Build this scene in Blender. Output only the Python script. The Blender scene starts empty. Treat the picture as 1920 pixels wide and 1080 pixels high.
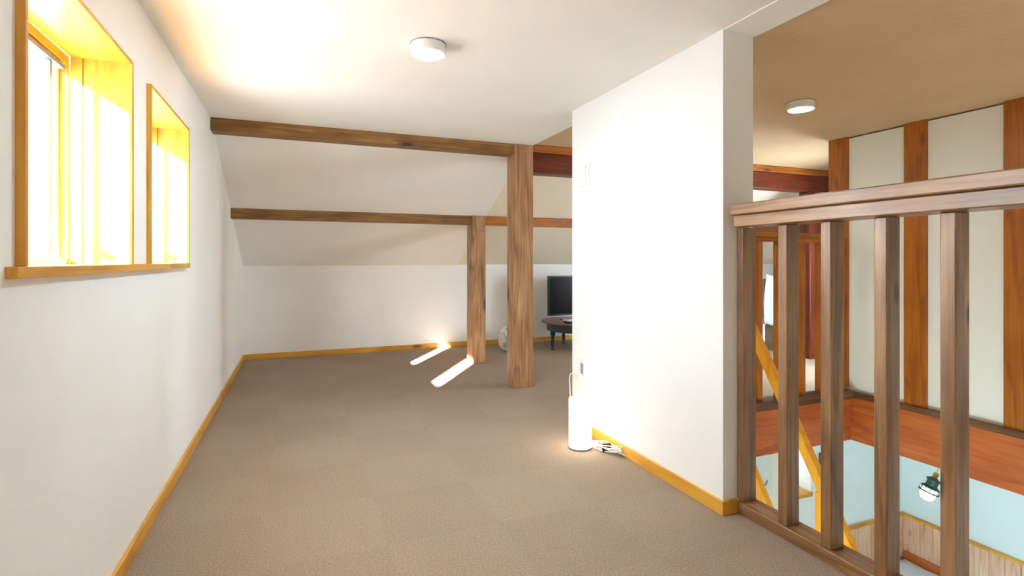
import bpy, bmesh, math, random
from mathutils import Vector, Matrix
random.seed(7)
S = bpy.context.scene
C = S.collection

# ------------------------------------------------------------------ camera
cam_d = bpy.data.cameras.new('camera')
cam = bpy.data.objects.new('camera', cam_d); C.objects.link(cam)
cam_d.sensor_width = 36.0
cam_d.lens = 36.0 * 994.0 / 1920.0
cam_d.shift_y = -51.5 / 1920.0
cam_d.clip_start = 0.02
cam.location = (0, 0, 1.0)
cam.rotation_euler = (math.radians(90), 0, -0.3815)
S.camera = cam

# ------------------------------------------------------------------ world, sun, daylight, fill lamps, exposure
S.view_settings.view_transform = 'Standard'
S.view_settings.look = 'None'
S.view_settings.gamma = 1.0
S.view_settings.exposure = 0.38
S.view_settings.use_curve_mapping = False
S.cycles.use_denoising = True
S.cycles.max_bounces = 10
S.cycles.diffuse_bounces = 7
S.cycles.sample_clamp_indirect = 8.0
W = bpy.data.worlds.new('world'); S.world = W; W.use_nodes = True
bg = W.node_tree.nodes['Background']
bg.inputs[0].default_value = (0.78, 0.89, 1.0, 1); bg.inputs[1].default_value = 3.0

def lamp(name, kind, loc, d=None, **kw):
    ld = bpy.data.lights.new(name, kind)
    for k, v in kw.items(): setattr(ld, k, v)
    o = bpy.data.objects.new(name, ld); C.objects.link(o); o.location = loc
    if d is not None: o.rotation_euler = Vector(d).to_track_quat('-Z', 'Y').to_euler()
    return o
SUN = Vector((1.0, 1.53, -0.64))
lamp('sun', 'SUN', (-6, -8, 6), SUN, energy=200.0, angle=math.radians(0.9), color=(1.0, 0.97, 0.92))
COOL = (0.58, 0.81, 1.0)
def area(name, loc, d, sx, sy, e, col):
    return lamp(name, 'AREA', loc, d, shape='RECTANGLE', size=sx, size_y=sy, energy=e, color=col)
# daylight in the two window openings (wall at the left), then added fill lamps
# unseen, behind the camera, in the far wing and in the room below
area('daylight_window_1', (-0.697, 1.865, 1.305), (1, 0, 0), 0.36, 0.58, 5.4, COOL)
area('daylight_window_2', (-0.697, 2.80, 1.305), (1, 0, 0), 0.42, 0.58, 6.4, COOL)
area('fill_rear', (0.55, -1.48, 1.05), (0, 1, 0), 1.6, 1.25, 4.5, (0.93, 0.96, 1.0))  # added fill lamp in front of an opaque blind
area('fill_wing', (6.85, 4.6, 0.75), (-1, 0, 0), 1.4, 1.0, 9, (0.85, 0.94, 1.0))  # added fill, no window in the end wall
area('fill_wing_side', (4.5, 2.90, 0.9), (-1.35, 1, -0.35), 1.0, 0.9, 82, (0.80, 0.92, 1.0))  # added fill aimed at the knee wall and slope
area('fill_lower_room', (0.75, 0.9, -1.50), (1, 0.42, -0.75), 2.2, 1.0, 150, (0.60, 0.88, 1.0))  # added fill just inside the closed left wall below

# ------------------------------------------------------------------ materials
def new_mat(name):
    m = bpy.data.materials.new(name); m.use_nodes = True
    nt = m.node_tree; b = nt.nodes['Principled BSDF']
    return m, nt, b
def N(nt, t, **kw):
    n = nt.nodes.new(t)
    for k, v in kw.items(): setattr(n, k, v)
    return n
def L(nt, a, b): nt.links.new(a, b)
def srgb(r, g, b):
    f = lambda c: (c/255/12.92) if c/255 <= .04045 else ((c/255+.055)/1.055)**2.4
    return (f(r), f(g), f(b), 1)
def ramp(nt, fac, stops):
    r = N(nt, 'ShaderNodeValToRGB'); L(nt, fac, r.inputs[0])
    e = r.color_ramp.elements
    while len(e) < len(stops): e.new(0.5)
    for i, (p, c) in enumerate(stops): e[i].position = p; e[i].color = c
    return r.outputs[0]
def plain(name, col, rough=0.5, metal=0.0, spec=0.5, emit=None, es=0.0):
    m, nt, b = new_mat(name)
    b.inputs['Base Color'].default_value = col
    b.inputs['Roughness'].default_value = rough
    b.inputs['Metallic'].default_value = metal
    b.inputs['Specular IOR Level'].default_value = spec
    if emit: b.inputs['Emission Color'].default_value = emit; b.inputs['Emission Strength'].default_value = es
    # faint procedural unevenness
    tc = N(nt, 'ShaderNodeTexCoord'); no = N(nt, 'ShaderNodeTexNoise'); no.inputs['Scale'].default_value = 60
    L(nt, tc.outputs['Object'], no.inputs['Vector'])
    bp = N(nt, 'ShaderNodeBump'); bp.inputs['Strength'].default_value = 0.03; bp.inputs['Distance'].default_value = 0.002
    L(nt, no.outputs[0], bp.inputs['Height']); L(nt, bp.outputs[0], b.inputs['Normal'])
    return m
def wallpaper(name, col, col2, bump=0.25, scale=70, rough=0.85):
    m, nt, b = new_mat(name)
    tc = N(nt, 'ShaderNodeTexCoord')
    n1 = N(nt, 'ShaderNodeTexNoise'); n1.inputs['Scale'].default_value = scale; n1.inputs['Detail'].default_value = 5
    n2 = N(nt, 'ShaderNodeTexNoise'); n2.inputs['Scale'].default_value = 2.2; n2.inputs['Detail'].default_value = 2
    L(nt, tc.outputs['Object'], n1.inputs['Vector']); L(nt, tc.outputs['Object'], n2.inputs['Vector'])
    c = ramp(nt, n2.outputs[0], [(0.3, col), (0.7, col2)])
    L(nt, c, b.inputs['Base Color'])
    bp = N(nt, 'ShaderNodeBump'); bp.inputs['Strength'].default_value = bump; bp.inputs['Distance'].default_value = 0.003
    L(nt, n1.outputs[0], bp.inputs['Height']); L(nt, bp.outputs[0], b.inputs['Normal'])
    b.inputs['Roughness'].default_value = rough; b.inputs['Specular IOR Level'].default_value = 0.2
    return m
def wood(name, dark, mid, light, axis='Z', rough=0.42, knots=True, ring=1.0, spec=0.5, knotcol=None, coat=0.0, kt=(0.04, 0.11), ks=(4.5, 1.5)):
    m, nt, b = new_mat(name)
    tc = N(nt, 'ShaderNodeTexCoord'); oi = N(nt, 'ShaderNodeObjectInfo')
    mul = N(nt, 'ShaderNodeVectorMath', operation='SCALE'); mul.inputs[0].default_value = (13.1, 7.7, 19.3)
    L(nt, oi.outputs['Random'], mul.inputs['Scale'])
    add = N(nt, 'ShaderNodeVectorMath', operation='ADD'); L(nt, tc.outputs['Object'], add.inputs[0]); L(nt, mul.outputs[0], add.inputs[1])
    def mp(sc_across, sc_along):
        v = N(nt, 'ShaderNodeMapping')
        s = [sc_across]*3; s['XYZ'.index(axis)] = sc_along
        v.inputs['Scale'].default_value = s; L(nt, add.outputs[0], v.inputs['Vector']); return v.outputs[0]
    # broad growth figure
    w = N(nt, 'ShaderNodeTexNoise'); w.inputs['Scale'].default_value = 1.0; w.inputs['Detail'].default_value = 1.5; w.inputs['Distortion'].default_value = 0.6
    L(nt, mp(7, 0.5), w.inputs['Vector'])
    rm = N(nt, 'ShaderNodeMath', operation='MULTIPLY'); rm.inputs[1].default_value = 9.0*ring; L(nt, w.outputs[0], rm.inputs[0])
    rs = N(nt, 'ShaderNodeMath', operation='FRACT'); L(nt, rm.outputs[0], rs.inputs[0])
    # soften saw tooth -> growth rings
    rr = ramp(nt, rs.outputs[0], [(0.0, (0.1,)*3+(1,)), (0.15, (0.62,)*3+(1,)), (0.75, (0.45,)*3+(1,)), (1.0, (0.1,)*3+(1,))])
    g = N(nt, 'ShaderNodeTexNoise'); g.inputs['Scale'].default_value = 1.0; g.inputs['Detail'].default_value = 6; g.inputs['Roughness'].default_value = 0.65
    L(nt, mp(95, 3.0), g.inputs['Vector'])
    mx = N(nt, 'ShaderNodeMix', data_type='FLOAT'); mx.inputs[0].default_value = 0.62
    L(nt, rr, mx.inputs[2]); L(nt, g.outputs[0], mx.inputs[3])
    p = N(nt, 'ShaderNodeTexNoise'); p.inputs['Scale'].default_value = 1.0; p.inputs['Detail'].default_value = 3
    L(nt, mp(9, 3.2), p.inputs['Vector'])
    mx2 = N(nt, 'ShaderNodeMix', data_type='FLOAT'); mx2.inputs[0].default_value = 0.38
    L(nt, mx.outputs[0], mx2.inputs[2]); L(nt, p.outputs[0], mx2.inputs[3])
    col = ramp(nt, mx2.outputs[0], [(0.28, dark), (0.47, mid), (0.66, light)])
    out = col
    if knots:
        vo = N(nt, 'ShaderNodeTexVoronoi'); vo.inputs['Scale'].default_value = 1.0; vo.inputs['Randomness'].default_value = 1.0
        L(nt, mp(*ks), vo.inputs['Vector'])
        km = ramp(nt, vo.outputs['Distance'], [(kt[0], (1, 1, 1, 1)), (kt[1], (0, 0, 0, 1))])
        mc = N(nt, 'ShaderNodeMix', data_type='RGBA'); L(nt, km, mc.inputs[0]); L(nt, col, mc.inputs[6])
        kc = knotcol or tuple(c*0.35 for c in dark[:3])+(1,)
        mc.inputs[7].default_value = kc
        out = mc.outputs[2]
    L(nt, out, b.inputs['Base Color'])
    rmap = N(nt, 'ShaderNodeMapRange'); rmap.inputs[3].default_value = rough+0.10; rmap.inputs[4].default_value = rough-0.06
    L(nt, g.outputs[0], rmap.inputs[0]); L(nt, rmap.outputs[0], b.inputs['Roughness'])
    bp = N(nt, 'ShaderNodeBump'); bp.inputs['Strength'].default_value = 0.15; bp.inputs['Distance'].default_value = 0.0015
    L(nt, mx.outputs[0], bp.inputs['Height']); L(nt, bp.outputs[0], b.inputs['Normal'])
    b.inputs['Specular IOR Level'].default_value = spec
    b.inputs['Coat Weight'].default_value = coat; b.inputs['Coat Roughness'].default_value = 0.25
    return m
def carpet_mat():
    m, nt, b = new_mat('carpet')
    tc = N(nt, 'ShaderNodeTexCoord')
    n1 = N(nt, 'ShaderNodeTexNoise'); n1.inputs['Scale'].default_value = 420; n1.inputs['Detail'].default_value = 4; n1.inputs['Roughness'].default_value = 0.7
    n3 = N(nt, 'ShaderNodeTexNoise'); n3.inputs['Scale'].default_value = 150; n3.inputs['Detail'].default_value = 3
    n2 = N(nt, 'ShaderNodeTexNoise'); n2.inputs['Scale'].default_value = 1.6
    for n in (n1, n2, n3): L(nt, tc.outputs['Object'], n.inputs['Vector'])
    mx0 = N(nt, 'ShaderNodeMix', data_type='FLOAT'); mx0.inputs[0].default_value = 0.35
    L(nt, n1.outputs[0], mx0.inputs[2]); L(nt, n3.outputs[0], mx0.inputs[3])
    c = ramp(nt, mx0.outputs[0], [(0.34, srgb(122, 105, 89)), (0.5, srgb(157, 140, 123)), (0.66, srgb(187, 171, 155))])
    # square carpet tiles laid quarter-turned
    ck = N(nt, 'ShaderNodeTexChecker'); ck.inputs['Scale'].default_value = 1/0.42
    ck.inputs[1].default_value = (1, 1, 1, 1); ck.inputs[2].default_value = (0.965, 0.96, 0.955, 1)
    of = N(nt, 'ShaderNodeMapping'); of.inputs['Location'].default_value = (0.13, 0.21, 0.2)
    L(nt, tc.outputs['Object'], of.inputs['Vector']); L(nt, of.outputs[0], ck.inputs['Vector'])
    m1 = N(nt, 'ShaderNodeMix', data_type='RGBA', blend_type='MULTIPLY'); m1.inputs[0].default_value = 1
    L(nt, c, m1.inputs[6]); L(nt, ck.outputs[0], m1.inputs[7])
    p = ramp(nt, n2.outputs[0], [(0.35, (0.95, 0.94, 0.93, 1)), (0.65, (1, 1, 1, 1))])
    m2 = N(nt, 'ShaderNodeMix', data_type='RGBA', blend_type='MULTIPLY'); m2.inputs[0].default_value = 1
    L(nt, m1.outputs[2], m2.inputs[6]); L(nt, p, m2.inputs[7])
    L(nt, m2.outputs[2], b.inputs['Base Color'])
    bp = N(nt, 'ShaderNodeBump'); bp.inputs['Strength'].default_value = 0.4; bp.inputs['Distance'].default_value = 0.003
    L(nt, mx0.outputs[0], bp.inputs['Height']); L(nt, bp.outputs[0], b.inputs['Normal'])
    b.inputs['Roughness'].default_value = 0.95; b.inputs['Specular IOR Level'].default_value = 0.1
    return m

M = {}
M['wall'] = wallpaper('white_wallpaper', srgb(243, 243, 240), srgb(247, 247, 245))
M['ceil'] = wallpaper('white_ceiling_paper', srgb(243, 242, 236), srgb(247, 246, 240), 0.2)
M['ceil_shade_tan'] = wallpaper('shade_tan_plaster_paper', srgb(204, 176, 140), srgb(210, 184, 148), 1.0, 28)  # warm shade away from the windows is put into this paper's colour
M['ceil_shade_cream'] = wallpaper('shade_cream_slope_paper', srgb(240, 230, 208), srgb(243, 234, 214), 0.2)  # dimmer, warmer light on the right-hand slope mixed into the tint
M['panel'] = wallpaper('cream_panel', srgb(236, 234, 222), srgb(240, 238, 228), 0.1)
M['lower'] = wallpaper('pale_wall_paper', srgb(222, 234, 236), srgb(228, 240, 242), 0.1)
M['carpet'] = carpet_mat()
PINE = (srgb(172, 108, 26), srgb(212, 152, 48), srgb(232, 180, 76))
WAL = (srgb(84, 52, 24), srgb(132, 94, 58), srgb(180, 144, 106))
POST = (srgb(104, 68, 40), srgb(160, 116, 78), srgb(205, 166, 124))
BEAM = (srgb(78, 50, 18), srgb(120, 82, 36), srgb(160, 118, 60))
STUD = (srgb(120, 58, 6), srgb(164, 90, 14), srgb(190, 114, 30))
RED = (srgb(136, 58, 18), srgb(182, 92, 36), srgb(206, 118, 56))
ORG = (srgb(206, 128, 16), srgb(236, 158, 26), srgb(248, 182, 50))
for ax in 'XYZ':
    M['pine'+ax] = wood('honey_pine_'+ax, *PINE, axis=ax, rough=0.35, ring=0.6)
    M['walnut'+ax] = wood('walnut_stained_wood_'+ax, *WAL, axis=ax, rough=0.36, spec=0.6, coat=0.45, kt=(0.05, 0.16), ks=(9, 3), ring=0.7)
    M['post'+ax] = wood('weathered_post_wood_'+ax, *POST, axis=ax, rough=0.5, kt=(0.06, 0.22), ks=(6, 2.2))
    M['beam'+ax] = wood('brown_beam_wood_'+ax, *BEAM, axis=ax, rough=0.5)
    M['stud'+ax] = wood('amber_stained_wood_'+ax, *STUD, axis=ax, rough=0.4)
    M['red'+ax] = wood('red_brown_wood_'+ax, *RED, axis=ax, rough=0.45, ring=0.7)
M['darkX'] = wood('dark_red_wood_X', srgb(48, 14, 8), srgb(92, 34, 16), srgb(124, 54, 24), axis='X', rough=0.4)
M['darkZ'] = wood('dark_red_wood_Z', srgb(48, 14, 8), srgb(92, 34, 16), srgb(124, 54, 24), axis='Z', rough=0.4)
M['orangebeamX'] = wood('orange_beam_wood', srgb(122, 62, 14), srgb(158, 90, 26), srgb(184, 112, 44), axis='X')
M['ledge'] = wood('dark_ledge_wood', srgb(58, 36, 22), srgb(98, 64, 38), srgb(140, 100, 64), axis='Y')
M['ledgeX'] = wood('dark_ledge_wood_X', srgb(58, 36, 22), srgb(98, 64, 38), srgb(140, 100, 64), axis='X')
M['orange'] = wood('orange_handrail_wood', *ORG, axis='Z', rough=0.35, ring=0.4)
M['wains'] = wood('pink_pine_boards', srgb(176, 128, 100), srgb(220, 176, 146), srgb(240, 208, 182), axis='Z', rough=0.5)
M['white'] = plain('white_plastic', srgb(240, 240, 238), 0.35)
M['alu'] = plain('white_aluminium', srgb(235, 240, 246), 0.3)
M['blue_alu'] = plain('blue_grey_seal', srgb(70, 100, 130), 0.4)
M['grey'] = plain('grey_plastic', srgb(150, 148, 146), 0.5)
M['black'] = plain('black_plastic', srgb(10, 10, 14), 0.25)
M['screen'] = plain('black_screen', srgb(2, 2, 5), 0.25, spec=0.12)
M['navy'] = plain('navy_painted_wood', srgb(22, 40, 58), 0.35)
M['tabletop'] = wood('dark_table_wood', srgb(70, 48, 42), srgb(112, 86, 78), srgb(140, 116, 106), axis='X', rough=0.3)
M['brass'] = plain('brass', srgb(196, 150, 70), 0.3, 1.0)
M['verdigris'] = plain('verdigris_metal', srgb(58, 88, 82), 0.45, 0.3)
M['steel'] = plain('steel', srgb(150, 150, 155), 0.3, 1.0)
M['lampglow'] = plain('lamp_shade_glow', srgb(250, 246, 236), 0.6, emit=(1.0, 0.86, 0.68, 1), es=6.0)
M['ledglow'] = plain('lamp_diffuser_glow', srgb(250, 250, 250), 0.5, emit=(0.64, 0.87, 1.0, 1), es=275.0)
M['ledglow_dim'] = plain('lamp_diffuser_glow_dim', srgb(250, 250, 250), 0.5, emit=(0.86, 0.95, 1.0, 1), es=55.0)
M['ledglow_wing_fill'] = plain('fill_diffuser_glow', srgb(250, 250, 250), 0.5, emit=(0.78, 0.93, 1.0, 1), es=60.0)  # for the added light in the wing
M['bulb'] = plain('bulb_glow', srgb(255, 250, 235), 0.4, emit=(1.0, 0.92, 0.75, 1), es=18.0)
M['bluecloth'] = plain('pale_blue_cloth', srgb(190, 214, 230), 0.9)
M['whitecloth'] = plain('white_cloth', srgb(226, 232, 244), 0.9)
M['browncab'] = plain('dark_brown_lacquer', srgb(60, 42, 32), 0.4)
M['glass'] = None
def glassmat():
    m = bpy.data.materials.new('frosted_glass'); m.use_nodes = True; nt = m.node_tree; nt.nodes.clear()
    o = N(nt, 'ShaderNodeOutputMaterial'); t = N(nt, 'ShaderNodeBsdfTranslucent'); t.inputs[0].default_value = (0.93, 0.97, 1, 1)
    g = N(nt, 'ShaderNodeBsdfGlossy'); g.inputs['Roughness'].default_value = 0.2
    no = N(nt, 'ShaderNodeTexNoise'); no.inputs['Scale'].default_value = 300
    bp = N(nt, 'ShaderNodeBump'); bp.inputs['Strength'].default_value = 0.2; L(nt, no.outputs[0], bp.inputs['Height']); L(nt, bp.outputs[0], g.inputs['Normal'])
    mx = N(nt, 'ShaderNodeMixShader'); mx.inputs[0].default_value = 0.06
    L(nt, t.outputs[0], mx.inputs[1]); L(nt, g.outputs[0], mx.inputs[2]); L(nt, mx.outputs[0], o.inputs[0]); return m
M['glass'] = glassmat()
def clearmat():
    m = bpy.data.materials.new('clear_glass'); m.use_nodes = True; nt = m.node_tree; nt.nodes.clear()
    o = N(nt, 'ShaderNodeOutputMaterial'); t = N(nt, 'ShaderNodeBsdfTransparent'); g = N(nt, 'ShaderNodeBsdfGlossy'); g.inputs['Roughness'].default_value = 0.02
    no = N(nt, 'ShaderNodeTexNoise'); no.inputs['Scale'].default_value = 3
    bp = N(nt, 'ShaderNodeBump'); bp.inputs['Strength'].default_value = 0.02; L(nt, no.outputs[0], bp.inputs['Height']); L(nt, bp.outputs[0], g.inputs['Normal'])
    mx = N(nt, 'ShaderNodeMixShader'); mx.inputs[0].default_value = 0.08; L(nt, t.outputs[0], mx.inputs[1]); L(nt, g.outputs[0], mx.inputs[2]); L(nt, mx.outputs[0], o.inputs[0]); return m
M['clear'] = clearmat()
def cushionmat():
    m, nt, b = new_mat('patterned_cushion_cloth')
    tc = N(nt, 'ShaderNodeTexCoord'); v = N(nt, 'ShaderNodeTexVoronoi'); v.inputs['Scale'].default_value = 14
    L(nt, tc.outputs['Object'], v.inputs['Vector'])
    c = ramp(nt, v.outputs['Distance'], [(0.35, srgb(240, 240, 234)), (0.55, srgb(232, 234, 232)), (0.72, srgb(160, 176, 186))])
    L(nt, c, b.inputs['Base Color']); b.inputs['Roughness'].default_value = 0.9; return m
M['cushion'] = cushionmat()

# ------------------------------------------------------------------ helpers
def link(name, bm, mat, parent=None, bevel=0.0, smooth=False, origin=None):
    me = bpy.data.meshes.new(name)
    bmesh.ops.recalc_face_normals(bm, faces=bm.faces)
    if origin is not None: bmesh.ops.translate(bm, verts=bm.verts, vec=-Vector(origin))
    if smooth:
        for f in bm.faces: f.smooth = True
    bm.to_mesh(me); bm.free()
    o = bpy.data.objects.new(name, me); C.objects.link(o)
    me.materials.append(mat)
    if origin is not None: o.location = origin
    if parent is not None:
        o.parent = parent
        o.location = Vector(o.location) - parent.location
    if bevel:
        md = o.modifiers.new('bevel', 'BEVEL'); md.width = bevel; md.segments = 2; md.limit_method = 'ANGLE'; md.angle_limit = math.radians(40)
    return o
def box(bm, x0, x1, y0, y1, z0, z1):
    vs = [bm.verts.new((x, y, z)) for x in (x0, x1) for y in (y0, y1) for z in (z0, z1)]
    for f in ((0,1,3,2), (4,6,7,5), (0,4,5,1), (2,3,7,6), (0,2,6,4), (1,5,7,3)):
        bm.faces.new([vs[i] for i in f])
def B(*boxes):
    bm = bmesh.new()
    for b in boxes: box(bm, *b)
    return bm
def prism(bm, poly, axis, a, b_):
    # poly in the two remaining axes, extruded along axis from a to b_
    def P(p, t):
        if axis == 'X': return (t, p[0], p[1])
        if axis == 'Y': return (p[0], t, p[1])
        return (p[0], p[1], t)
    v0 = [bm.verts.new(P(p, a)) for p in poly]; v1 = [bm.verts.new(P(p, b_)) for p in poly]
    bm.faces.new(v0); bm.faces.new(v1[::-1])
    for i in range(len(poly)):
        j = (i+1) % len(poly); bm.faces.new((v0[i], v0[j], v1[j], v1[i]))
def lathe(bm, prof, cx=0, cy=0, n=40, cap=True):
    rings = []
    for r, z in prof:
        if r < 1e-6: rings.append([bm.verts.new((cx, cy, z))])
        else: rings.append([bm.verts.new((cx+r*math.cos(2*math.pi*i/n), cy+r*math.sin(2*math.pi*i/n), z)) for i in range(n)])
    for a, b_ in zip(rings, rings[1:]):
        if len(a) == 1 and len(b_) == 1: continue
        for i in range(n):
            j = (i+1) % n
            if len(a) == 1: bm.faces.new((a[0], b_[j], b_[i]))
            elif len(b_) == 1: bm.faces.new((a[i], a[j], b_[0]))
            else: bm.faces.new((a[i], a[j], b_[j], b_[i]))
    if cap:
        for r in (rings[0], rings[-1]):
            if len(r) > 2: bm.faces.new(r)
def catmull(pts, k=8):
    pts = [Vector(p) for p in pts]; out = []
    P = [pts[0]] + pts + [pts[-1]]
    for i in range(1, len(P)-2):
        p0, p1, p2, p3 = P[i-1:i+3]
        for j in range(k):
            t = j/k
            out.append(0.5*((2*p1)+(-p0+p2)*t+(2*p0-5*p1+4*p2-p3)*t*t+(-p0+3*p1-3*p2+p3)*t**3))
    out.append(pts[-1]); return out
def tube(bm, pts, r, n=8):
    up = Vector((0, 0, 1)); prev = None; rings = []
    for i, p in enumerate(pts):
        d = (pts[min(i+1, len(pts)-1)] - pts[max(i-1, 0)]).normalized()
        if prev is None:
            a = d.cross(up)
            if a.length < 1e-3: a = d.cross(Vector((1, 0, 0)))
        else: a = prev - d*prev.dot(d)
        a.normalize(); prev = a; c = d.cross(a)
        rings.append([bm.verts.new(p + r*(math.cos(2*math.pi*k/n)*a + math.sin(2*math.pi*k/n)*c)) for k in range(n)])
    for A, Bq in zip(rings, rings[1:]):
        for k in range(n): bm.faces.new((A[k], A[(k+1) % n], Bq[(k+1) % n], Bq[k]))
    bm.faces.new(rings[0]); bm.faces.new(rings[-1][::-1])
def bar(bm, p, q, w, h):
    # bar running p -> q in a plane X = const, w along X, h square to the run
    p, q = Vector(p), Vector(q); d = (q-p).normalized(); x = Vector((1, 0, 0)); u = d.cross(x).normalized()
    vs = []
    for s in (p, q):
        for a, c in ((-1, -1), (1, -1), (1, 1), (-1, 1)): vs.append(bm.verts.new(s + x*a*w/2 + u*c*h/2))
    for f in ((0, 1, 2, 3), (7, 6, 5, 4), (0, 4, 5, 1), (1, 5, 6, 2), (2, 6, 7, 3), (3, 7, 4, 0)): bm.faces.new([vs[i] for i in f])
def struct(name, bm, mat, parent=None, **kw):
    o = link(name, bm, mat, parent, **kw)
    if parent is None: o['kind'] = 'structure'
    return o
def empty(name, loc):
    o = bpy.data.objects.new(name, None); C.objects.link(o); o.location = loc; o.empty_display_size = 0.1; return o
def tag(o, label, cat, group=None):
    o['label'] = label; o['category'] = cat
    if group: o['group'] = group
    return o
def thing(name, loc, label, cat, group=None): return tag(empty(name, loc), label, cat, group)

# ------------------------------------------------------------------ key measures
XL = -0.526      # left wall face
YE = 5.956       # far knee wall face
ZC = 1.913       # ceiling
ZK = 0.946       # top of the knee wall
KY = 3.887       # where the flat ceiling turns into the slope
XP, XR = 1.55, 1.706   # partition faces
YP1, YP2 = 1.63, 2.873
XW = 3.81        # stud wall
YF = 2.70        # far edge of the stairwell
YB = -1.5
XE = 7.0
ZL = -2.30       # lower floor
T = 0.12

# ------------------------------------------------------------------ large structure
struct('floor', B((XL-T, XP, YB, YE+T, -0.1, 0), (XP, XR, YB, YP2, -0.1, 0), (XP, XE, YF+0.1, YE+T, -0.1, 0)), M['carpet'])
# left wall with two window openings
W1 = (1.362, 2.080); W2 = (2.339, 3.040); ZS, ZH = 0.988, 1.644
A0, A1, A2, A3 = W1[0]-0.013, W1[1]+0.018, W2[0]-0.013, W2[1]+0.018
struct('wall_left', B((XL-0.19, XL, YB, A0, -0.1, ZC+T), (XL-0.19, XL, A1, A2, -0.1, ZC+T), (XL-0.19, XL, A3, YE+T, -0.1, ZC+T),
       (XL-0.19, XL, A0, A1, -0.1, ZS-0.0235), (XL-0.19, XL, A0, A1, ZH+0.013, ZC+T), (XL-0.19, XL, A2, A3, -0.1, ZS-0.0235), (XL-0.19, XL, A2, A3, ZH+0.013, ZC+T)), M['wall'])
struct('wall_far', B((XL, XE, YE, YE+T, -0.1, ZK+0.06)), M['wall'])
bm = bmesh.new(); prism(bm, [(YE+T, ZK-T*0.467), (YE+T, ZK+0.14), (KY, ZC+0.16), (KY, ZC)], 'X', XL, 1.70)
struct('ceiling_slope', bm, M['ceil'])
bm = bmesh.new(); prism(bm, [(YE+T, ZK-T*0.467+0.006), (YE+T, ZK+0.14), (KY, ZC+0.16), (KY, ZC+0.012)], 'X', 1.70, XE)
struct('ceiling_slope', bm, M['ceil_shade_cream'])
struct('ceiling', B((XL, XR+0.014, YB, KY, ZC, ZC+T)), M['ceil'])
struct('ceiling', B((XR+0.014, XE, YB, KY, ZC+0.012, ZC+T)), M['ceil_shade_tan'])
struct('wall_partition', B((XP, XR, YP1, YP2, 0, ZC)), M['wall'])
struct('trim_header', B((XP+0.002, XR+0.014, YB, YP1, ZC-0.004, ZC)), M['wall'])
# wall behind the camera, with an opening for the added window
struct('wall_rear', B((XL-T, -0.35, YB-T, YB, -0.34, ZC+T), (1.45, XE, YB-T, YB, -0.34, ZC+T), (-0.35, 1.45, YB-T, YB, 0, 0.35), (-0.35, 1.45, YB-T, YB, 1.75, ZC)), M['wall'])
struct('wall_right_end', B((XE, XE+T, YB, YE+T, -0.1, ZC+0.1)), M['wall'])
# stud wall beyond the stairwell
struct('wall_right', B((XW+0.012, XW+0.13, YB, 2.88, -0.33, ZC)), M['panel'])
struct('wall_wing', B((XW+0.13, XE, 2.80, 2.88, 0, ZC)), M['wall'])
# lower room
struct('floor_lower', B((0.6, 5.6, YB, 3.6, ZL-0.1, ZL)), M['wains'])
LX, LY = 5.30, 3.285
struct('wall_lower_right', B((LX, LX+T, YB, LY+T, ZL, -0.33)), M['lower'])
WX0, WX1 = 3.74, 4.094
struct('wall_lower_far', B((0.6, WX0, LY, LY+0.2, ZL, -0.33), (WX1, LX, LY, LY+0.2, ZL, -0.33), (WX0, WX1, LY, LY+0.2, ZL, -1.0), (WX0, WX1, LY, LY+0.2, -0.52, -0.33)), M['lower'])
struct('wall_lower_left', B((0.6-T, 0.6, YB, LY, ZL, -0.33)), M['lower'])
struct('wall_lower_rear', B((0.6, LX, YB-T, YB, ZL, -0.33)), M['lower'])
struct('ceiling_lower', B((0.6-T, XR-0.02, YB, YF+0.1, -0.33, -0.101), (0.6-T, LX+T, YF+0.1, LY+0.2, -0.33, -0.101), (XW+0.131, LX+T, YB, YF+0.1, -0.33, -0.101)), M['lower'])

# baseboards
BH = 0.0545
struct('baseboard_left', B((XL, XL+0.013, YB, YE, 0, BH)), M['pineY'], bevel=0.002)
struct('baseboard_far', B((XL+0.013, XE, YE-0.013, YE, 0, BH)), M['pineX'], bevel=0.002)
struct('baseboard_partition', B((XP-0.013, XP, YP1-0.013, YP2+0.013, 0, BH), (XP, XR-0.07, YP1-0.013, YP1, 0, BH), (XP, XR, YP2, YP2+0.013, 0, BH)), M['pineY'], bevel=0.002)

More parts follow.
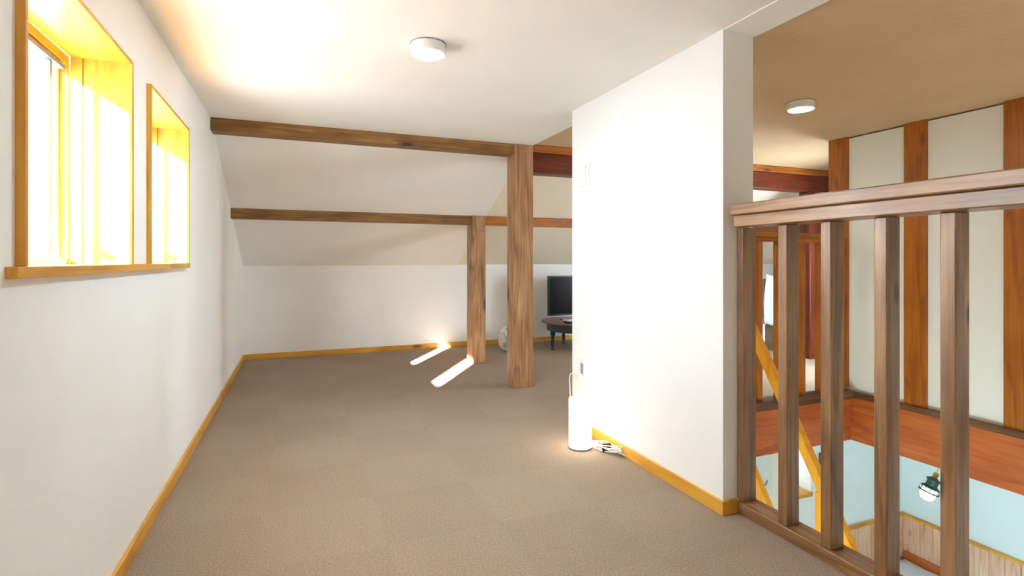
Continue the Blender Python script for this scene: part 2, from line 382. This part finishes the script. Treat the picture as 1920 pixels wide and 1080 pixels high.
# window joinery
FX = XL+0.017
def window(n, y0, y1, slit):
    w = empty('window_%d' % n, (XL, (y0+y1)/2, ZS)); w['kind'] = 'structure'
    t = 0.013
    # casing boards lining the reveal
    link('jamb', B((-0.640, FX, y1, y1+0.018, ZS, ZH+0.013), (-0.672, -0.641, y1-0.004, y1+0.018, ZS, ZH+0.013)), M['pineZ'], w, bevel=0.0015)
    link('jamb', B((-0.672, FX, y0-t, y0, ZS, ZH+0.013)), M['pineZ'], w, bevel=0.0015)
    link('head_board', B((-0.672, FX, y0, y1, ZH, ZH+0.013)), M['pineY'], w, bevel=0.0015)
    # frame at the back of the reveal
    link('frame', B((-0.715, -0.676, y1-0.010, y1, ZS, ZH), (-0.715, -0.676, y0, y0+0.010, ZS, ZH), (-0.715, -0.676, y0+0.01, y1-0.01, ZH-0.028, ZH)), M['pineZ'], w, bevel=0.0015)
    s0, s1 = slit
    # aluminium sliding sashes and frosted panes; opening and blocking pieces shaped to narrow the sun
    sa = link('sash', B((-0.7035, -0.699, s1, s1+0.016, ZS+0.018, ZH-0.028), (-0.7035, -0.699, y1-0.036, y1-0.010, ZS+0.018, ZH-0.028),
                        (-0.7035, -0.699, s1, y1-0.03, ZH-0.045, ZH-0.028), (-0.715, -0.679, y0+0.01, y1-0.01, ZS, ZS+0.02),
                        (-0.7035, -0.699, y0+0.01, s1, ZS+0.49, ZH-0.028), (-0.7035, -0.699, y0+0.01, s0, ZS+0.018, ZH-0.028)), M['alu'], w)
    yp = y1-0.29
    link('pane', B((-0.7085, -0.7045, s1+0.01, yp, ZS+0.02, ZH-0.03)), M['glass'], w)
    link('pane', B((-0.7085, -0.7045, yp, y1-0.012, ZS+0.02, ZH-0.03)), M['clear'], w)
    ym = y1-0.122
    link('seal', B((-0.690, -0.680, ym-0.009, ym+0.009, ZS+0.035, ZS+0.082), (-0.690, -0.680, ym-0.009, ym+0.009, ZS+0.104, ZH-0.05)), M['blue_alu'], w)
    link('track', B((-0.692, -0.676, y1-0.40, y1-0.035, ZH-0.05, ZH-0.036)), M['blue_alu'], w)
    link('latch', B((-0.694, -0.674, ym-0.06, ym+0.012, ZS+0.084, ZS+0.102)), M['white'], w, bevel=0.002)
    return w
window(1, W1[0], W1[1], (1.478, 1.675))
window(2, W2[0], W2[1], (2.434, 2.573))
struct('trim_sill', B((-0.715, FX+0.003, 1.31, 3.058, 0.9645, 0.988)), M['pineY'], bevel=0.0015)
# unseen rear window with opaque blind, added to go with the fill lamp
w = empty('window_3', (0.55, YB, 0.35)); w['kind'] = 'structure'
link('frame', B((-0.35, -0.30, YB-T, YB, 0.35, 1.75), (1.40, 1.45, YB-T, YB, 0.35, 1.75), (-0.30, 1.40, YB-T, YB, 1.70, 1.75), (-0.30, 1.40, YB-T, YB, 0.35, 0.40), (0.53, 0.57, YB-T, YB-0.02, 0.40, 1.70)), M['pineZ'], w)
link('blind', B((-0.30, 1.40, YB-0.08, YB-0.07, 0.40, 1.70)), M['whitecloth'], w)
# lower window seen between the balusters
w = empty('window_4', ((WX0+WX1)/2, LY, -1.0)); w['kind'] = 'structure'
link('pane', B((WX0, WX1, LY+0.12, LY+0.13, -1.0, -0.52)), M['glass'], w)
link('jamb', B((WX1-0.012, WX1, LY-0.008, LY+0.12, -1.0, -0.52), (WX0, WX0+0.012, LY-0.008, LY+0.12, -1.0, -0.52)), M['panel'], w)
link('sill', B((WX0-0.01, WX1+0.005, LY-0.02, LY+0.12, -1.024, -0.99)), M['pineX'], w)
# door casing in the lower room
struct('trim_door', B((3.63, 3.70, LY-0.03, LY, ZL, -0.33)), M['panel'])

# wainscot boards in the lower room
def boards_bm(along, a0, a1, fixed, depth, z0, z1, pitch=0.105):
    bm = bmesh.new(); t = a0; sgn = -1
    while t < a1-1e-4:
        e = min(t+pitch, a1)
        if along == 'X':
            prism(bm, [(t+0.004, fixed-depth), (e-0.004, fixed-depth), (e, fixed-depth*0.4), (e, fixed), (t, fixed), (t, fixed-depth*0.4)], 'Z', z0, z1)
        else:
            prism(bm, [(fixed-depth, t+0.004), (fixed-depth, e-0.004), (fixed-depth*0.4, e), (fixed, e), (fixed, t), (fixed-depth*0.4, t)], 'Z', z0, z1)
        t = e
    return bm
ZW = -1.40
struct('trim_wainscot_far', boards_bm('X', 3.9, LX, LY, 0.016, ZL, ZW), M['wains'])
struct('trim_wainscot_right', boards_bm('Y', YB, LY-0.016, LX, 0.016, ZL, ZW), M['wains'])
struct('trim_wainscot_cap', B((3.9, LX, LY-0.03, LY, ZW, ZW+0.028)), M['pineX'], bevel=0.002)
struct('trim_wainscot_cap', B((LX-0.03, LX, YB, LY-0.03, ZW, ZW+0.028)), M['pineY'], bevel=0.002)

# ------------------------------------------------------------------ exposed timber
def timber(name, b, mat, label, cat, group=None, bev=0.005):
    x0, x1, y0, y1, z0, z1 = b
    o = link(name, B(b), mat, None, bevel=bev, origin=((x0+x1)/2, (y0+y1)/2, z0))
    return tag(o, label, cat, group)
def post_on_slope(xs, poly, label):
    bm = bmesh.new(); prism(bm, poly, 'X', xs[0], xs[1])
    o = link('wooden_post', bm, M['postZ'], None, bevel=0.005, origin=((xs[0]+xs[1])/2, poly[0][0]+0.08, 0))
    return tag(o, label, 'post', 'square posts standing on the carpet')
post_on_slope((1.556, 1.72), [(3.835, 0), (3.99, 0), (3.99, ZC-(3.99-KY)*0.467-0.001), (KY, ZC-0.001), (3.835, ZC-0.001)], 'tall square brown post on the carpet, nearest of the two, reaching the ceiling')
post_on_slope((1.543, 1.69), [(4.90, 0), (5.05, 0), (5.05, ZK+(YE-5.05)*0.467-0.001), (4.90, ZK+(YE-4.90)*0.467-0.001)], 'shorter square brown post at the back with a knot, bottom end in the sun patch')
timber('ceiling_beam', (XL, 1.556, 3.845, 3.97, ZC-0.082, ZC+0.004), M['beamX'], 'long brown beam under the ceiling from the left wall to the tall post', 'beam', 'ceiling beams of the loft')
timber('ceiling_beam', (XL, 1.543, 4.912, 5.02, 1.348, 1.435), M['beamX'], 'brown beam across the sloping ceiling, left wall to shorter post', 'beam', 'ceiling beams of the loft')
timber('ceiling_beam', (1.69, XE-0.05, 4.912, 5.02, 1.348, 1.435), M['orangebeamX'], 'orange-brown lower beam passing behind the tall post to the partition', 'beam', 'ceiling beams of the loft')
timber('ceiling_beam', (1.72, XE-0.05, 3.86, 3.99, 1.70, 1.862), M['darkX'], 'thick dark red-brown beam to the right of the tall post', 'beam', 'ceiling beams of the loft')
timber('ceiling_beam', (1.72, XE-0.05, 3.845, 3.99, 1.863, ZC+0.01), M['orangebeamX'], 'thin orange-brown timber lying on top of the thick dark beam', 'beam', 'ceiling beams of the loft')
timber('wooden_post', (4.80, 4.96, 3.86, 3.99, 0, 1.698), M['darkZ'], 'dark post under the far end of the dark beam, beyond the stairwell', 'post')
studs = [(2.745, 2.896, 'amber-brown stud at the far end of the panelled wall, beside the dark beam'),
         (2.208, 2.346, 'middle amber-brown stud between two cream wall panels'),
         (1.662, 1.798, 'amber-brown stud at the right edge of the picture on the cream wall')]
for y0, y1, lab in studs:
    timber('wall_stud', (XW-0.01, XW+0.016, y0, y1, -0.005 if y1 < 2.8 else 0.06, ZC+0.012), M['studZ'], lab, 'stud', 'amber studs of the panelled wall', bev=0.002)
timber('floor_beam', (XW-0.012, XW+0.012, YB, YF+0.10, -0.33, -0.008), M['redY'], 'red-brown beam under the cream panelled wall on the far side of the stairwell', 'beam')
timber('floor_beam', (XR, XW-0.012, YF+0.012, YF+0.10, -0.33, -0.012), M['redX'], 'orange-red beam across the end of the stairwell under the small railing', 'beam')
timber('wooden_ledge', (XW-0.03, XW+0.012, YB, YF, -0.007, 0.032), M['ledge'], 'dark brown ledge strip between cream wall panels and the red-brown beam', 'ledge', bev=0.003)

# ------------------------------------------------------------------ near railing
r = thing('stair_railing', (1.65, 1.0, 0), 'brown wooden railing with wide top rail beside the partition, nearest the camera', 'railing')
YR0 = 0.30
link('top_rail', B((1.544, 1.70, YR0, 1.588, 1.175, 1.2155)), M['walnutY'], r, bevel=0.004, origin=(1.62, 0.9, 1.175))
link('upper_rail', B((1.566, 1.69, YR0, 1.592, 1.131, 1.1745)), M['walnutY'], r, bevel=0.003, origin=(1.62, 0.9, 1.13))
link('bottom_rail', B((1.612, 1.700, YR0, 1.628, 0.0, 0.046)), M['walnutY'], r, bevel=0.004, origin=(1.65, 0.9, 0.0))
for y in (1.600, 1.396, 1.226, 1.048, 0.869):
    y1 = 1.628 if y > 1.5 else y+0.038
    link('baluster', B((1.62, 1.682 if y < 1.5 else 1.692, y, y1, 0.0465, 1.1305)), M['walnutZ'], r, bevel=0.003, origin=(1.647, (y+y1)/2, 0.0465))
# ------------------------------------------------------------------ far railing
r = thing('stair_railing', (3.2, YF+0.03, 0), 'small amber-brown railing at the far end of the stairwell', 'railing')
link('top_rail', B((2.64, 3.715, YF-0.02, YF+0.08, 1.158, 1.190)), M['studX'], r, bevel=0.003, origin=(3.2, YF, 1.158))
link('upper_rail', B((2.64, 3.715, YF, YF+0.06, 1.130, 1.1575)), M['studX'], r, bevel=0.003, origin=(3.2, YF, 1.13))
link('bottom_rail', B((XR+0.002, XW-0.031, YF-0.03, YF+0.08, -0.011, 0.048)), M['ledgeX'], r, bevel=0.003, origin=(3.2, YF, 0))
for x in (2.68, 2.874, 3.070, 3.276, 3.476, 3.67):
    link('baluster', B((x, x+0.04, YF, YF+0.057, 0.0485, 1.1295)), M['studZ'], r, bevel=0.003, origin=(x+0.02, YF+0.02, 0.0485))

# ------------------------------------------------------------------ staircase down
st = thing('staircase', (2.3, 1.6, ZL), 'steep orange wooden stair with a slanting handrail going down through the stairwell', 'staircase')
def SZ(y): return -0.28+(y-2.459)*1.6       # top edge of the stringer
def slab(bm, x0, x1, yt, yb, h):
    prism(bm, [(yt, SZ(yt)), (yt, SZ(yt)-h), (yb, SZ(yb)-h), (yb, SZ(yb))], 'X', x0, x1)
yb_ = 2.459+(ZL+0.30+0.28)/1.6
for x0, x1 in ((2.575, 2.615), (1.86, 1.90)):
    bm = bmesh.new(); slab(bm, x0, x1, 2.665, yb_, 0.42); link('stringer', bm, M['orange'], st, bevel=0.003)
k = 0
z = -0.45
while z > ZL+0.12:
    y = 2.459+(z+0.28)/1.6
    link('tread', B((1.90, 2.575, y-0.10, y+0.05, z-0.14, z-0.11)), M['orange'], st, bevel=0.003)
    z -= 0.20
def RZ(y): return 0.509+(y-2.431)*1.655
bm = bmesh.new(); bar(bm, (2.60, 2.66, RZ(2.66)-0.03), (2.60, 1.50, RZ(1.50)-0.03), 0.045, 0.055)
link('handrail', bm, M['orange'], st, bevel=0.003)
link('handrail_post', B((2.578, 2.614, 1.985, 2.045, SZ(2.0)-0.1, RZ(2.0)-0.04)), M['orange'], st, bevel=0.003)

# ------------------------------------------------------------------ ceiling lights
def ceiling_light(loc, label, glow='ledglow'):
    x, y, z = loc
    t = thing('ceiling_light', loc, label, 'ceiling light', 'round ceiling lights')
    bm = bmesh.new(); lathe(bm, [(0.0, z), (0.072, z), (0.0735, z-0.004), (0.0735, z-0.041), (0.0715, z-0.0435), (0.0675, z-0.0435), (0.0665, z-0.038), (0.0, z-0.038)], x, y, 56)
    link('housing', bm, M['white'], t, smooth=False)
    bm = bmesh.new(); lathe(bm, [(0.066, z-0.0385), (0.066, z-0.043), (0.050, z-0.0465), (0.0, z-0.048)], x, y, 56)
    link('diffuser', bm, M[glow], t, smooth=True)
    bm = bmesh.new(); lathe(bm, [(0.0, z), (0.076, z), (0.076, z-0.003), (0.0, z-0.003)], x, y, 56)
    link('mounting_ring', bm, M['grey'], t)
    return t
a = ceiling_light((0.505, 2.21, ZC-0.001), 'round white ceiling light glowing over the carpeted room')
a = ceiling_light((2.72, 2.247, ZC+0.011), 'round white ceiling light glowing over the stairwell', 'ledglow_dim')

a = ceiling_light((2.75, 3.30, ZC+0.011), 'added unseen round ceiling light in the loft wing behind the partition', 'ledglow_wing_fill')  # out of sight, put in to brighten the far loft

# ------------------------------------------------------------------ floor lamp with its lead
lx, ly = 1.392, 2.492
t = thing('floor_lamp', (lx, ly, 0), 'small white cylinder lamp glowing on the carpet by the partition', 'lamp')
bm = bmesh.new(); lathe(bm, [(0.0, 0.0), (0.060, 0.0), (0.061, 0.003), (0.061, 0.010), (0.0, 0.010)], lx, ly, 48)
link('base', bm, M['grey'], t)
bm = bmesh.new(); lathe(bm, [(0.0, 0.0102), (0.0605, 0.0102), (0.0605, 0.262), (0.0595, 0.264), (0.0575, 0.264), (0.0570, 0.256), (0.0, 0.256)], lx, ly, 64)
o = link('lamp_shade', bm, M['lampglow'], t); o['label'] = 'glowing white cylinder shade'
bm = bmesh.new()
cp = [(1.530, 2.750, 0.318), (1.535, 2.81, 0.322), (1.536, 2.865, 0.31), (1.538, 2.885, 0.28), (1.538, 2.882, 0.23), (1.530, 2.86, 0.17), (1.515, 2.80, 0.09), (1.50, 2.72, 0.012), (1.485, 2.64, 0.005), (1.47, 2.56, 0.005), (1.445, 2.50, 0.007)]
tube(bm, catmull(cp, 8), 0.0035)
link('power_cord', bm, M['white'], t, smooth=True)
# bundled cable on the carpet to the right of the lamp
bm = bmesh.new()
ox, oy = 1.488, 2.385
for k in range(5):
    pts = []
    L_, w_ = 0.115-0.008*k, 0.018+0.004*(k % 3)
    for i in range(25):
        a_ = 2*math.pi*i/24
        u_, v_ = L_*math.cos(a_), w_*math.sin(a_)*(1+0.25*math.sin(2*a_+k))
        ang = -1.12+0.10*math.sin(k*1.7)
        pts.append(Vector((ox+u_*math.cos(ang)-v_*math.sin(ang)+0.004*math.sin(k*2.1), oy+u_*math.sin(ang)+v_*math.cos(ang), 0.008+0.0065*k+0.010*math.sin(a_*2+k)**2)))
    tube(bm, pts, 0.0034, 7)
c_ = thing('coiled_cable', (ox, oy, 0), 'bundle of white cable looped on the carpet against the partition skirting', 'cable')
link('loops', bm, M['white'], c_, smooth=True)
link('cable_tie', B((ox-0.024, ox+0.024, oy-0.009, oy+0.009, 0.004, 0.046)), M['black'], c_, bevel=0.003)

# outlet and switch plate on the partition
t = thing('wall_outlet', (XP, 2.742, 0.30), 'white power outlet low on the partition behind the glowing lamp', 'outlet')
link('plate', B((XP-0.006, XP-0.0001, 2.712, 2.772, 0.30, 0.42)), M['white'], t, bevel=0.002)
link('socket', B((XP-0.008, XP-0.0055, 2.728, 2.756, 0.325, 0.395)), M['grey'], t, bevel=0.001)
link('plug', B((XP-0.03, XP-0.0085, 2.732, 2.752, 0.305, 0.335)), M['white'], t, bevel=0.003)
t = thing('wall_switch', (XP, 2.71, 1.44), 'white wall switch plate high on the partition near its far edge', 'switch')
link('plate', B((XP-0.006, XP-0.0001, 2.660, 2.765, 1.435, 1.572)), M['white'], t, bevel=0.002)
link('rocker', B((XP-0.010, XP-0.0055, 2.700, 2.742, 1.455, 1.552)), M['white'], t, bevel=0.002)

# ------------------------------------------------------------------ table, television and box in the wing
tx, ty, th = 3.0, 5.35, 0.315
t = thing('round_table', (tx, ty, 0), 'low round table with dark navy apron and turned legs behind the partition edge', 'table')
bm = bmesh.new(); lathe(bm, [(0.0, th-0.022), (0.44, th-0.022), (0.455, th-0.014), (0.455, th-0.006), (0.448, th), (0.0, th)], tx, ty, 72)
link('tabletop', bm, M['tabletop'], t)
bm = bmesh.new(); lathe(bm, [(0.36, th-0.105), (0.395, th-0.105), (0.395, th-0.0225), (0.36, th-0.0225), (0.36, th-0.105)], tx, ty, 64, cap=False)
link('apron', bm, M['navy'], t)
for dx, dy in ((-0.375, -0.03), (0.375, 0.03), (0.03, -0.375), (-0.03, 0.375)):
    bm = bmesh.new(); q = [(0.0, 0.0), (0.020, 0.0), (0.022, 0.012), (0.014, 0.022), (0.017, 0.05), (0.021, 0.09), (0.016, 0.125), (0.023, 0.14), (0.016, 0.155), (0.028, 0.17), (0.028, th-0.1), (0.0, th-0.1)]
    lathe(bm, q, tx+dx, ty+dy, 20); link('leg', bm, M['navy'], t, smooth=True)
t = thing('television', (2.98, 5.42, th), 'black flat television on the low round table, half hidden by the partition', 'television')
bm = B((2.612, 3.35, 5.405, 5.44, 0.372, 0.826)); link('housing', bm, M['black'], t, bevel=0.004)
link('screen', B((2.626, 3.336, 5.402, 5.4055, 0.392, 0.812)), M['screen'], t)
link('stand', B((2.95, 3.01, 5.40, 5.45, th+0.008, 0.40), (2.80, 3.16, 5.35, 5.50, th, th+0.009)), M['black'], t, bevel=0.003)
t = thing('media_box', (2.80, 5.13, th), 'small black box with pale papers on it in front of the television', 'box')
link('case', B((2.70, 2.92, 5.07, 5.20, th+0.001, th+0.026)), M['black'], t, bevel=0.003)
link('papers', B((2.69, 2.90, 5.10, 5.21, th+0.0265, th+0.036)), M['white'], t, bevel=0.002)

# cushion behind the tall post
bm = bmesh.new()
bmesh.ops.create_uvsphere(bm, u_segments=40, v_segments=24, radius=1)
for v in bm.verts:
    x, y, z = v.co
    s = lambda a, p: math.copysign(abs(a)**p, a)
    v.co = (2.185+0.165*s(x, 0.75), 5.42+0.085*s(y, 0.9), 0.145+0.145*s(z, 0.7)+0.006*math.sin(9*x)*math.cos(7*y))
    v.co.z = max(v.co.z, 0.0)
o = link('floor_cushion', bm, M['cushion'], None, smooth=True, origin=(2.185, 5.42, 0))
tag(o, 'rounded white cushion with faint blue pattern on the carpet behind the tall post', 'cushion')

# furniture glimpsed through the far railing
t = thing('draped_chair', (4.86, 4.36, 0), 'chair draped with pale blue and white cloth beyond the far railing', 'chair')
bm = bmesh.new()
n = 14
vs = {}
for i in range(n+1):
    for j in range(n+1):
        x = 4.70+0.34*i/n; z = 0.30+0.54*j/n
        vs[i, j] = bm.verts.new((x, 4.33+0.018*math.sin(i*1.9+j*0.3)+0.03*(1-j/n)*math.sin(i*0.9), z+0.012*math.sin(i*1.1)))
for i in range(n):
    for j in range(n): bm.faces.new((vs[i, j], vs[i+1, j], vs[i+1, j+1], vs[i, j+1]))
o = link('cloth', bm, M['bluecloth'], t, smooth=True); sm = o.modifiers.new('solid', 'SOLIDIFY'); sm.thickness = 0.012
link('backrest', B((4.72, 5.02, 4.36, 4.385, 0.42, 0.80)), M['grey'], t, bevel=0.004)
link('seat', B((4.70, 5.04, 4.36, 4.70, 0.38, 0.415)), M['grey'], t, bevel=0.004)
for x in (4.715, 4.995):
    for y in (4.37, 4.665):
        link('leg', B((x, x+0.03, y, y+0.03, 0, 0.38)), M['white'], t, bevel=0.003)
t = thing('side_cabinet', (5.38, 4.25, 0), 'dark brown low cabinet beyond the far railing', 'cabinet')
link('body', B((5.08, 5.68, 4.08, 4.42, 0, 0.70)), M['browncab'], t, bevel=0.004)
link('door', B((5.09, 5.375, 4.066, 4.0795, 0.03, 0.68)), M['browncab'], t, bevel=0.003)
link('door', B((5.385, 5.67, 4.066, 4.0795, 0.03, 0.68)), M['browncab'], t, bevel=0.003)

# ------------------------------------------------------------------ lower room: pendant, bed, picture, hook
ax = Vector((4.315, 2.435, -0.55)); R = Matrix.Rotation(math.radians(-20), 4, Vector((-math.sin(0.62), -math.cos(0.62), 0)))
t = thing('pendant_lamp', tuple(ax), 'small green metal lantern lamp with a glowing bulb hanging below the loft beam', 'lamp')
def tilt(bm):
    bmesh.ops.transform(bm, matrix=Matrix.Translation(ax) @ R, verts=bm.verts); return bm
bm = bmesh.new(); lathe(bm, [(0.0, 0.0), (0.014, 0.0), (0.020, -0.018), (0.014, -0.030), (0.018, -0.036), (0.0, -0.036)], 0, 0, 20)
link('finial', tilt(bm), M['brass'], t)
bm = bmesh.new(); lathe(bm, [(0.012, -0.034), (0.030, -0.045), (0.046, -0.056), (0.046, -0.062), (0.036, -0.064), (0.036, -0.100), (0.054, -0.112), (0.058, -0.120), (0.030, -0.121)], 0, 0, 24)
link('cap', tilt(bm), M['verdigris'], t)
bm = bmesh.new()
for i in range(12):
    a_ = 2*math.pi*i/12; c2, s2 = math.cos(a_), math.sin(a_)
    tube(bm, [Vector((0.054*c2, 0.054*s2, -0.118)), Vector((0.059*c2, 0.059*s2, -0.146))], 0.0035, 6)
lathe(bm, [(0.054, -0.142), (0.064, -0.142), (0.064, -0.153), (0.054, -0.153), (0.054, -0.142)], 0, 0, 28, cap=False)
link('collar', tilt(bm), M['verdigris'], t)
bm = bmesh.new(); lathe(bm, [(0.0, -0.121), (0.040, -0.123), (0.044, -0.155), (0.046, -0.178), (0.034, -0.205), (0.0, -0.215)], 0, 0, 28)
link('bulb', tilt(bm), M['bulb'], t, smooth=True)
bm = bmesh.new(); top = Matrix.Translation(ax) @ R @ Vector((0, 0, 0.20)); k = (-0.33-ax.z)/(top.z-ax.z)
tube(bm, [ax, ax+(top-ax)*k], 0.004); link('cord', bm, M['brass'], t)

t = thing('daybed', (4.75, 2.0, ZL), 'white covered bed against the boarded wall of the room below', 'bed')
link('frame', B((4.30, LX-0.018, 1.0, 3.25, ZL+0.12, ZL+0.34)), M['redY'], t, bevel=0.004)
for x in (4.32, LX-0.08):
    for y in (1.02, 3.17): link('leg', B((x, x+0.06, y, y+0.06, ZL, ZL+0.12)), M['redZ'], t)
link('mattress', B((4.31, LX-0.05, 1.01, 3.24, ZL+0.341, ZL+0.49)), M['whitecloth'], t, bevel=0.03)
link('back_rail', B((LX-0.045, LX-0.018, 1.0, 3.25, ZL+0.341, ZL+0.58)), M['redY'], t, bevel=0.004)
bm = bmesh.new(); vs = {}
for i in range(25):
    for j in range(41):
        x = 4.32+0.92*i/24; y = 1.03+2.19*j/40
        vs[i, j] = bm.verts.new((x, y, ZL+0.505+0.008*math.sin(6*x+3*y)+0.006*math.sin(17*y-9*x)))
for i in range(24):
    for j in range(40): bm.faces.new((vs[i, j], vs[i+1, j], vs[i+1, j+1], vs[i, j+1]))
o = link('bedspread', bm, M['whitecloth'], t, smooth=True); sm = o.modifiers.new('solid', 'SOLIDIFY'); sm.thickness = 0.012; sm.offset = -1

t = thing('picture_frame', (4.32, LY, -0.86), 'small dark framed picture on the pale wall of the room below', 'picture')
link('frame', B((4.19, 4.205, LY-0.018, LY-0.001, -0.86, -0.67), (4.435, 4.45, LY-0.018, LY-0.001, -0.86, -0.67), (4.205, 4.435, LY-0.018, LY-0.001, -0.685, -0.67), (4.205, 4.435, LY-0.018, LY-0.001, -0.86, -0.845)), M['ledge'], t)
link('print', B((4.205, 4.435, LY-0.010, LY-0.002, -0.845, -0.685)), M['whitecloth'], t)
t = thing('wall_hook', (3.52, LY, -0.83), 'tiny dark metal hook on the pale wall of the room below', 'hook')
bm = bmesh.new(); tube(bm, catmull([(3.52, LY-0.002, -0.82), (3.52, LY-0.04, -0.83), (3.53, LY-0.05, -0.81), (3.54, LY-0.05, -0.79)], 6), 0.007)
link('arm', bm, M['steel'], t, smooth=True)
